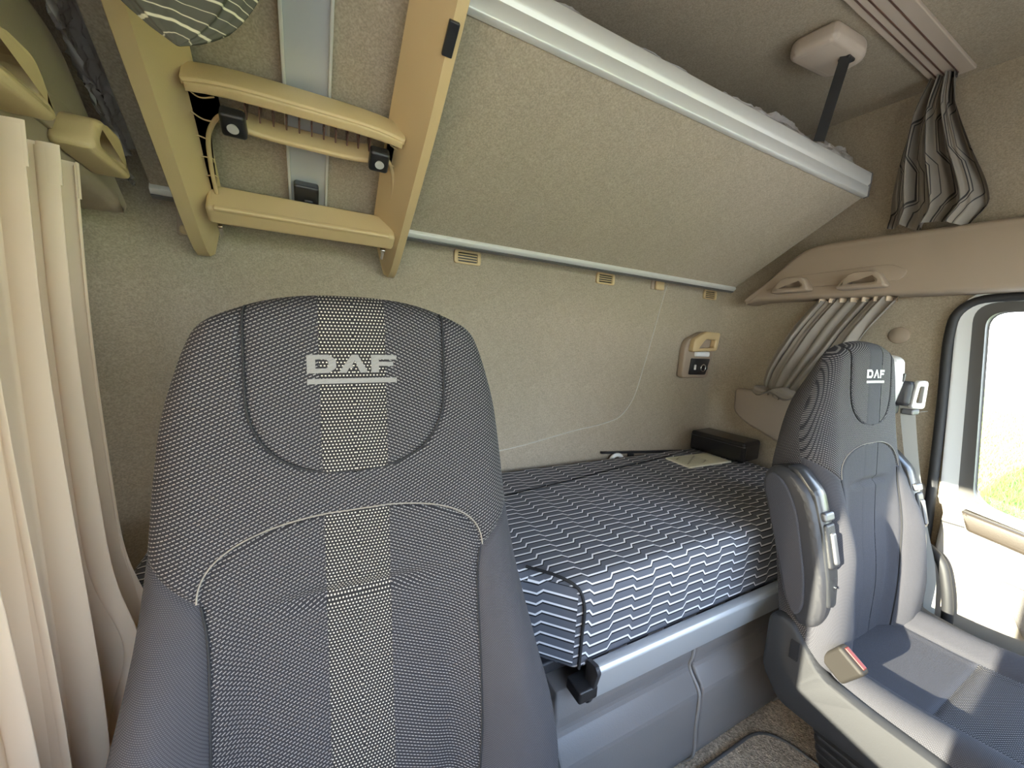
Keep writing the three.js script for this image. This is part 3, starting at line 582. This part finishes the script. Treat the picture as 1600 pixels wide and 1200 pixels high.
// strip of skin between two edges x = a(v), b(v); dips into a seam at its borders
function zone(v0, v1, a, b, nu, nv, opts = {}) {
  const { dip = 0.004, seams = [1, 1, 1, 1], vmap } = opts;
  return grid(nu, nv, (s, t) => {
    const v0x = typeof v0 === 'function' ? null : v0;
    let v = v0x + (v1 - v0x) * (vmap ? vmap(t) : ease(t));
    let xa = a(v), xb = b(v), k = ease(s), x = xa + (xb - xa) * k;
    if (opts.skew) { v = opts.skew(x, v, t); x = a(v) + (b(v) - a(v)) * k; }
    const p = backPoint(x, v), W2 = 0.006;
    const dist = [x - xa, xb - x, v - v0x, v1 - v].map((q, i) => seams[i] ? Math.abs(q) : 9), d = Math.min(...dist);
    p[2] -= dip * Math.exp(-((d / W2) ** 2));
    return p;
  }, (s, t, p) => [-Math.abs(p[0]), p[1]]);
}
function letters(width) {              // D A F and the bar below, as flat shapes
  const h = 0.215 * width, shapes = [], P = (pts, hole) => { const s = new THREE.Shape(pts.map((p) => new THREE.Vector2(...p))); if (hole) s.holes.push(new THREE.Path(hole.map((p) => new THREE.Vector2(...p)))); shapes.push(s); };
  const k = width, t = 0.055 * k;
  P([[-0.5 * k, 0], [-0.27 * k, 0], [-0.19 * k, 0.06 * k], [-0.19 * k, h - 0.06 * k], [-0.27 * k, h], [-0.5 * k, h]], [[-0.41 * k, t], [-0.41 * k, h - t], [-0.30 * k, h - t], [-0.275 * k, h - t - 0.02 * k], [-0.275 * k, t + 0.02 * k], [-0.30 * k, t]]);
  P([[-0.165 * k, 0], [-0.02 * k, h], [0.05 * k, h], [0.165 * k, 0], [0.075 * k, 0], [0.015 * k, 0.145 * k], [-0.02 * k, 0.085 * k], [0.0, 0.055 * k], [-0.05 * k, 0.055 * k], [-0.078 * k, 0]]);
  P([[0.2 * k, 0], [0.2 * k, h], [0.5 * k, h], [0.5 * k, h - t], [0.29 * k, h - t], [0.29 * k, 0.132 * k], [0.46 * k, 0.132 * k], [0.46 * k, 0.08 * k], [0.29 * k, 0.08 * k], [0.29 * k, 0]]);
  P([[-0.5 * k, -0.125 * k], [0.5 * k, -0.125 * k], [0.5 * k, -0.065 * k], [-0.5 * k, -0.065 * k]]);
  return shapes;
}
function onSkin(shapes, y0, lift) {
  const tess = new TessellateModifier(0.012, 6);
  const list = shapes.map((s) => { let g = tess.modify(new THREE.ShapeGeometry(s)); const p = g.attributes.position; for (let i = 0; i < p.count; i++) { const q = backPoint(p.getX(i), p.getY(i) + y0); p.setXYZ(i, q[0], q[1], q[2] + lift); } g.computeVertexNormals(); return g; });
  return join(list);
}
function seat(x, z, name, label, o) {
  const s = group(name, label, 'seat', [x, FLOOR, z]), DY = -FLOOR, A = (n, g, m, par = s) => put(n, g.translate(0, DY, 0), m, par);
  const back = new THREE.Group(); back.name = 'backrest'; s.add(back);
  const B = (n, g, m) => put(n, g.translate(0, DY, 0), m, back);
  const st = 0.040, HB = 1.057, IT = 1.004;
  const stripe = (h) => (v) => Math.min(st, h(v)), neg = (f) => (v) => -f(v);
  // headrest panel
  const hs = stripe(headOf), is = stripe(insOf);
  const rise = (t) => 1 - (1 - t) ** 1.0, low = (t) => t * t * (1.6 - 0.6 * t);
  B('headrest_panel', zone(HB, VTOP, neg(headOf), neg(hs), 24, 70, { seams: [1, 0, 0, 0], vmap: low }), M.rib);
  B('headrest_panel', zone(HB, VTOP, hs, headOf, 24, 70, { seams: [0, 1, 0, 0], vmap: low }), M.rib);
  B('headrest_stripe', zone(HB, VTOP, neg(hs), hs, 20, 70, { dip: 0.0008, vmap: low, seams: [1, 1, 0, 0] }), o.stripe ?? M.dot).userData.label = 'dotted centre stripe';
  // upper cover, left and right half: outer edge to headrest panel or insert
  const inner = (v) => v >= HB ? headOf(v) : insOf(v);
  for (const k of [-1, 1]) {
    const rows = [0.80]; 
    const list = [];
    const vs = [];   // rows from the bolster seam up, dense where the panel edges turn
    for (let i = 0; i <= 150; i++) vs.push(0.919 + (VTOP - 0.919) * i / 150);
    for (let i = 0; i < 24; i++) { vs.push(IT - 0.012 * (i / 24) ** 2, HB + 0.012 * (i / 24) ** 2); }
    vs.sort((p, q) => p - q);
    const nu = 30;
    list.push(grid(nu, vs.length - 1, (a, t) => {
      const v = vs[Math.round(t * (vs.length - 1))], w = wOf(v), i0 = inner(v);
      let lo = i0, hiX = w;
      // below the slanted seam the strip belongs to the bolster
      if (v < SEAM(w)) hiX = Math.max(lo, Math.min(w, 0.170 + (v - 0.92) / 0.75));
      const xx = lo + (hiX - lo) * ease(a), p = backPoint(k * xx, v), d = Math.min(i0 > 0 ? xx - lo : 9, v < SEAM(w) ? hiX - xx : 9);
      p[2] -= 0.004 * Math.exp(-((d / 0.006) ** 2));
      return p;
    }, (a, t, p) => [p[0], p[1]]));
    B('upper_cover', list[0], M.rib);
    // side bolster
    const bv = []; for (let i = 0; i <= 90; i++) bv.push(VBOT + (0.972 - VBOT) * i / 90);
    B('side_bolster', grid(26, 90, (a, t) => {
      const v = bv[Math.round(t * 90)], w = wOf(v); let lo = v < 0.92 ? insOf(v) : Math.min(w, 0.170 + (v - 0.92) / 0.75); if (v > SEAM(w)) lo = w;
      const xx = lo + (w - lo) * ease(a), p = backPoint(k * xx, v), d = xx - lo;
      p[2] -= 0.004 * Math.exp(-((d / 0.006) ** 2));
      return p;
    }, (a, t, p) => [p[0], p[1]]), M.weave);
  }
  // centre insert
  const up = (t) => 1 - (1 - t) * (1 - t) * (1.6 - 0.6 * (1 - t));
  B('centre_insert', zone(VBOT, IT, neg(insOf), neg(is), 30, 110, { seams: [1, 0, 0, 0], vmap: up }), o.insert ?? M.rib);
  B('centre_insert', zone(VBOT, IT, is, insOf, 30, 110, { seams: [0, 1, 0, 0], vmap: up }), o.insert ?? M.rib);
  B('centre_stripe', zone(VBOT, IT, neg(is), is, 20, 110, { dip: 0.0008, seams: [1, 1, 0, 0], vmap: up }), o.stripe ?? M.dot).userData.label = 'dotted centre stripe';
  // pale stitching along the top of the insert
  const stp = []; for (let i = -40; i <= 40; i++) { const t = i / 40, vv = 0.922 + 0.0815 * (1 - Math.abs(t) ** 2.6); const xx = Math.sign(t) * (insOf(vv) + 0.0035); const q = backPoint(xx, vv + 0.003); stp.push([q[0], q[1], q[2] + 0.0008]); }
  for (const k of [-1, 1]) {
    const hp = []; for (let i = 0; i <= 60; i++) { const t = i / 60, vv = HB + (VTOP - 0.004 - HB) * t * t * (1.6 - 0.6 * t), q = backPoint(k * headOf(vv), vv); hp.push([q[0], q[1], q[2] - 0.0015]); }
    B('seam_piping', tube(hp, 0.0015, 160, 6), M.piping);
    const ip = []; for (let i = 0; i <= 40; i++) { const vv = VBOT + (0.92 - VBOT) * i / 40, q = backPoint(k * insOf(vv), vv); ip.push([q[0], q[1], q[2] - 0.0025]); }
    B('seam_piping', tube(ip, 0.0015, 100, 6), M.piping);
  }
  B('stitching', tube(stp, 0.001, 240, 6), M.stitch).userData.label = 'pale stitched seam';
  // gusset round the sides and over the top, back shell
  const edge = []; for (let i = 0; i <= 100; i++) edge.push([wOf(VBOT + (VTOP - VBOT) * i / 100), VBOT + (VTOP - VBOT) * i / 100]);
  const loop = [...edge.map(([w, v]) => backPoint(w, v)), ...Array.from({ length: 39 }, (_, i) => { const w = wOf(VTOP); return backPoint(w - 2 * w * (i + 1) / 40, VTOP); }), ...edge.slice().reverse().map(([w, v]) => backPoint(-w, v))];
  const depthAt = curveOf([[0.40, 0.075], [0.58, 0.085], [0.74, 0.115], [0.90, 0.145], [1.0, 0.135], [1.12, 0.112], [1.21, 0.078], [1.27, 0.056]]), deep = (p) => (1.2 - p[1]) * 0.1 - depthAt(p[1]);
  B('side_gusset', grid(loop.length - 1, 8, (a, t) => {
    const p = loop[Math.round(a * (loop.length - 1))], zb = deep(p), inn = 1 - 0.10 * t * t;
    return [p[0] * inn, 0.8 + (p[1] - 0.8) * (1 - 0.035 * t * t), p[2] + (zb - p[2]) * t];
  }, (a, t, p) => [p[2] * 1.0 + 0.3, p[1]]), M.rib);
  B('back_shell', grid(loop.length - 1, 6, (a, t) => {
    const p = loop[Math.round(a * (loop.length - 1))], zb = deep(p), k2 = (1 - t);
    return [p[0] * 0.90 * k2, 0.8 + (p[1] - 0.8) * 0.965 * k2, zb * k2 + (1 - k2) * (0.04 - 0.112) - 0.012 * Math.sin(t * Math.PI / 2)];
  }), o.shell ?? M.charcoal);
  // badge letters
  B('badge_letters', onSkin(letters(o.logo ?? 0.108), o.logoY ?? 1.186, 0.0012), o.logoMat ?? M.logo).userData.label = 'pale embroidered letters with a bar below';
  // cushion
  const cw = 0.285, cz0 = 0.055, cz1 = 0.56;
  const cush = new THREE.Group(); cush.name = 'seat_cushion'; s.add(cush);
  const CP = (xx, zz) => { const ax = Math.abs(xx), d = clamp(cw - ax, 0, 0.05), f = clamp(cz1 - zz, 0, 0.07); let y = 0.455 + 0.035 * sm(0.14, 0.23, ax) + 0.02 * sm(0.2, 0.45, zz); y -= (0.05 - Math.sqrt(0.05 ** 2 - (0.05 - d) ** 2)) + (0.07 - Math.sqrt(0.07 ** 2 - (0.07 - f) ** 2)); return [xx, y, zz]; };
  const cz = (n, x0, x1, z0, z1, m, sides) => put(n, grid(24, 50, (a, t) => { const xx = x0 + (x1 - x0) * ease(a), zz = z1 + (z0 - z1) * ease(t), p = CP(xx, zz), ds = [sides[0] ? xx - x0 : 9, sides[1] ? x1 - xx : 9, sides[2] ? zz - z0 : 9, sides[3] ? z1 - zz : 9]; p[1] -= 0.005 * Math.exp(-((Math.min(...ds) / 0.007) ** 2)); return p; }, (a, t, p) => [p[0], p[2]]).translate(0, DY, 0), m, cush);
  cz('cushion_bolster', -cw, -0.165, cz0, cz1, M.weave, [0, 1, 0, 0]); cz('cushion_bolster', 0.165, cw, cz0, cz1, M.weave, [1, 0, 0, 0]);
  cz('cushion_centre', -0.165, 0.165, cz0, 0.26, M.weave, [1, 1, 0, 1]); cz('cushion_front', -0.165, 0.165, 0.26, cz1, M.rib, [1, 1, 1, 0]);
  A('cushion_side', grid(60, 6, (a, t) => { const q = [[-cw, cz0], [-cw, cz1], [cw, cz1], [cw, cz0]], i = Math.min(2, Math.floor(a * 3)), k = a * 3 - i, xx = q[i][0] + (q[i + 1][0] - q[i][0]) * k, zz = q[i][1] + (q[i + 1][1] - q[i][1]) * k, p = CP(xx, zz); return [p[0], p[1] + (0.33 - p[1]) * t, p[2]]; }, (a, t, p) => [p[0] + p[2], p[1]]), M.weave);
  // underframe: side covers, bellows and plinth
  const side = shapeOf([[-0.02, 0.56], [0.03, 0.57], [0.075, 0.52], [0.11, 0.475], [0.20, 0.465], [0.57, 0.455], [0.585, 0.37], [0.30, 0.345], [0.10, 0.335], [0.03, 0.335], [-0.02, 0.40]], 0.025);
  for (const k of [-1, 1]) A('side_cover', slabX(side, k * 0.272, k * 0.312, 0.012, 4), M.grey);
  const ribs = []; for (let i = 0; i < 7; i++) { const t = i / 6, w = 0.22 - 0.05 * t; ribs.push(box(2 * w, 0.034, 0.44 - 0.03 * t, 0.01 * t, 0.335 - i * 0.032, 0.28, 0.014, 3)); }
  A('bellows', join(ribs), M.black).userData.label = 'black folded rubber bellows';
  A('plinth', box(0.30, 0.09, 0.42, 0.04, FLOOR + 0.045, 0.28, 0.01), M.black);
  return { s, A };
}
const nearSeat = seat(-0.668, 0.725, 'passenger_seat', 'large dark grey ribbed cloth seat next to the cream curtain', { logoMat: std(rgb(0.21, 0.205, 0.195), 0.8, { bumpMap: ribBump, bumpScale: 0.0006 }) });
nearSeat.s.position.x += 0.029; nearSeat.s.rotation.set(0, -0.05, 0.028);   // leans a little, turned towards the aisle
const far = seat(0.668, 0.785, 'driver_seat', 'dark grey cloth seat with raised armrests next to the door window', { stripe: std(rgb(1, 1, 1), 0.9, { map: weaveMap, bumpMap: weaveBump, bumpScale: 0.0003 }), shell: M.darkMetal, insert: M.weave });
{
  const { s, A } = far;
  // raised armrests, hinged beside the backrest
  for (const k of [-1, 1]) {
    const x0 = k * 0.235, x1 = k * 0.315;
    const prof = shapeOf([[0.0, 0.95], [0.055, 0.945], [0.10, 0.90], [0.125, 0.83], [0.158, 0.70], [0.168, 0.62], [0.150, 0.575], [0.112, 0.565], [0.075, 0.62], [0.03, 0.76], [-0.02, 0.90]], 0.03);
    const dz = -0.072, place = (g) => g.translate(0, -FLOOR, dz), xm = (x0 + x1) / 2;
    const arm = put('armrest', place(slabX(prof, x0, x1, 0.018, 5)), M.charcoal, s);
    arm.userData.label = 'raised padded armrest';
    put('armrest_pad', place(slabX(shapeOf([[0.005, 0.935], [0.045, 0.915], [0.08, 0.85], [0.118, 0.70], [0.128, 0.62], [0.11, 0.585], [0.088, 0.62], [0.04, 0.76], [-0.008, 0.90]], 0.03), k * 0.312, k * 0.320, 0.004, 3)), M.weave, arm);
    const strip = shapeOf([[0.03, 0.957], [0.06, 0.953], [0.106, 0.905], [0.131, 0.83], [0.163, 0.70], [0.172, 0.64], [0.150, 0.645], [0.145, 0.70], [0.112, 0.83], [0.09, 0.89], [0.05, 0.93]], 0.012);
    put('front_strip', place(slabX(strip, xm - 0.026, xm + 0.026, 0.007, 4)), std(rgb(0.03, 0.031, 0.034), 0.28), arm);
    const tilt = (w, h, d, y, z, r) => new RoundedBoxGeometry(w, h, d, 3, r).rotateX(-0.26).translate(xm, y, z);
    put('latch_housing', place(tilt(0.042, 0.105, 0.014, 0.785, 0.142, 0.006)), M.black, arm);
    put('latch_lever', place(tilt(0.018, 0.075, 0.012, 0.782, 0.150, 0.005)), M.darkMetal, arm);
    put('height_wheel', place(tilt(0.044, 0.022, 0.018, 0.852, 0.124, 0.006)), M.darkMetal, arm);
    put('strip_screw', place(new THREE.CylinderGeometry(0.003, 0.003, 0.004, 12).rotateX(Math.PI / 2 - 0.26).translate(xm, 0.69, 0.166)), M.chrome, arm);
  }
  // shoulder housing of the belt, on the window side
  A('shoulder_housing', slabX(shapeOf([[-0.11, 1.225], [-0.06, 1.255], [-0.02, 1.245], [-0.012, 1.17], [-0.03, 1.06], [-0.07, 0.90], [-0.11, 0.90], [-0.12, 1.15]], 0.02), 0.185, 0.252, 0.014, 4), M.aluMatte).userData.label = 'silver-grey plastic housing';
  A('belt_outlet', box(0.010, 0.026, 0.008, 0.235, 1.185, -0.014, 0.003), M.black);
  A('belt_guide', box(0.055, 0.078, 0.045, 0.275, 1.135, -0.018, 0.014, 4), M.charcoal);
  const gr = shapeOf([[-0.024, -0.044], [0.024, -0.044], [0.020, 0.044], [-0.016, 0.044]], 0.012); gr.holes.push(new THREE.Path(shapeOf([[-0.010, -0.026], [0.012, -0.026], [0.010, 0.026], [-0.006, 0.026]], 0.006).getPoints(5)));
  A('guide_ring', uvBox(smooth(extrude(gr, 0.014, 0.004, 3).rotateY(-0.4).translate(0.288, 1.135, 0.006))), M.aluMatte);
  A('guide_arm', box(0.04, 0.03, 0.03, 0.235, 1.085, -0.03, 0.006), M.black);
  // lettered side switch on the side cover
  A('side_switch', box(0.004, 0.05, 0.02, -0.313, 0.50, 0.05, 0.0015), M.black);
  // buckle
  const bk = A('belt_buckle', box(0.03, 0.075, 0.062, 0, 0, 0, 0.008, 3), std(rgb(0.014, 0.011, 0.008), 0.7)); bk.position.set(-0.285, 0.512, 0.165); bk.rotation.set(0.55, 0, 0.15); bk.userData.label = 'belt buckle with red button';
  put('release_button', box(0.012, 0.008, 0.046, 0.003, 0.036 - FLOOR, 0, 0.002), M.redPlastic, bk);
}
{   // belt webbing hanging from the guide down behind the armrest
  const c = new THREE.CatmullRomCurve3([V(0.955, 1.105, 0.775), V(0.975, 1.0, 0.79), V(0.995, 0.86, 0.815), V(1.015, 0.72, 0.845), V(1.035, 0.58, 0.88), V(1.05, 0.40, 0.90)]);
  const off = far.s.position;
  put('belt_webbing', grid(4, 60, (u, v) => { const p = c.getPoint(v); return [p.x + 0.010 * (u - 0.5), p.y, p.z + 0.034 * (u - 0.5) * (1 - 0.3 * v)]; }, (u, v) => [u * 0.05, v]).translate(-off.x, -off.y, -off.z), M.belt, far.s).userData.label = 'grey seat belt webbing';
  const tongue = put('belt_tongue', box(0.05, 0.018, 0.03, 0.968, 1.078, 0.782, 0.005).translate(-off.x, -off.y, -off.z), M.darkMetal, far.s);
  put('tongue_plate', box(0.075, 0.003, 0.022, 1.02, 1.078, 0.787, 0.001).translate(-off.x, -off.y, -off.z), M.chrome, tongue);
  const g = put('grab_rail', tube([[1.125, 0.625, 0.83], [1.10, 0.622, 0.86], [1.085, 0.60, 0.89], [1.075, 0.53, 0.915], [1.075, 0.44, 0.93], [1.08, 0.36, 0.932]], 0.014, 60, 12), M.rubber);
  tag(g, 'bent black grab rail between the far seat and the door', 'grab rail');
}

// ---------------------------------------------------------------- outside: field and distant trees
const GY = -1.4;
{
  const n = noiseField(256, [[8, 0.5], [32, 0.4], [128, 0.5]]);
  const gm = data(256, 256, (x, y) => { const k = n[y * 256 + x]; return [158 + 45 * k, 172 + 40 * k, 90 + 30 * k]; }); gm.repeat.set(0.25, 0.25);
  const gb = data(256, 256, (x, y) => 128 + 100 * n[y * 256 + x], false); gb.repeat.set(0.25, 0.25);
  const field = grid(120, 120, (u, v) => { const x = -400 + 800 * u, z = 400 - 800 * v; return [x, GY, z]; }, (u, v) => [u * 800, v * 800]);
  structure(put('field', field, std(rgb(1, 1, 1), 1, { map: gm, bumpMap: gb, bumpScale: 0.15 })), 'bright green meadow outside the door window', 'field');
  const pale = grid(20, 10, (u, v) => [60 + 320 * u, GY + 0.02 + 0.6 * sm(0, 1, u), 200 - 400 * v]);
  structure(put('stubble_field', pale, std(rgb(0.86, 0.84, 0.74), 1)), 'pale strip of land beyond the meadow', 'field');
  structure(put('gravel_yard', grid(40, 40, (u, v) => [-60 + 66 * u, GY + 0.015, 60 - 120 * v], (u, v) => [u * 66, v * 120]), std(rgb(0.46, 0.39, 0.30), 1, { bumpMap: gb, bumpScale: 0.02 })), 'beige gravel yard that the truck stands on', 'ground');
  // grass blades where the window looks
  const blade = new THREE.BufferGeometry(); blade.setAttribute('position', new THREE.Float32BufferAttribute([-0.006, 0, 0, 0.006, 0, 0, 0.012, 0.10, 0.01, 0.012, 0.10, 0.01, 0.006, 0, 0, 0.03, 0.19, 0.03], 3)); blade.computeVertexNormals();
  const N = 150000, im = new THREE.InstancedMesh(blade, std(rgb(1, 1, 1), 0.8), N), m4 = new THREE.Matrix4(), q = new THREE.Quaternion(), col = new THREE.Color();
  for (let i = 0; i < N; i++) {
    const x = 6.5 + 26 * Math.pow(rnd(), 1.5), z = -9 + 15 * rnd(), k = 0.6 + rnd() * 1.0;
    q.setFromEuler(new THREE.Euler((rnd() - 0.5) * 0.8, rnd() * 6.28, (rnd() - 0.5) * 0.8));
    m4.compose(V(x, GY, z), q, V(k * 1.6, k, k * 1.6)); im.setMatrixAt(i, m4); im.setColorAt(i, col.setRGB(0.27 + 0.16 * rnd(), 0.38 + 0.14 * rnd(), 0.07 + 0.05 * rnd()));
  }
  im.name = 'grass'; im.castShadow = im.receiveShadow = true; im.userData.kind = 'stuff'; scene.add(tag(im, 'long green grass of the meadow', 'grass'));
  for (let i = 0; i < 9; i++) {
    const t = group('distant_tree', 'hazy grey-green tree on the horizon beyond the meadow', 'tree', [330 + 12 * rnd(), GY, -130 + i * 24 + 4 * rnd()], 'trees on the horizon');
    const g = new THREE.IcosahedronGeometry(1, 3), p = g.attributes.position; for (let j = 0; j < p.count; j++) { const a = V().fromBufferAttribute(p, j), k = 1 + 0.18 * Math.sin(a.x * 7 + i) * Math.sin(a.y * 6 + 2 * i) + 0.12 * Math.sin(a.z * 11 + i); p.setXYZ(j, a.x * k, a.y * k, a.z * k); }
    g.scale(4 + 2 * rnd(), 3 + 1.5 * rnd(), 8 + 2 * rnd()).translate(0, 5.5, 0); g.computeVertexNormals();
    put('crown', g, std(rgb(0.30, 0.33, 0.22), 1), t); put('trunk', new THREE.CylinderGeometry(0.4, 0.6, 4, 10).translate(0, 2, 0), std(rgb(0.2, 0.16, 0.12), 1), t);
  }
}
renderer.render(scene, camera);
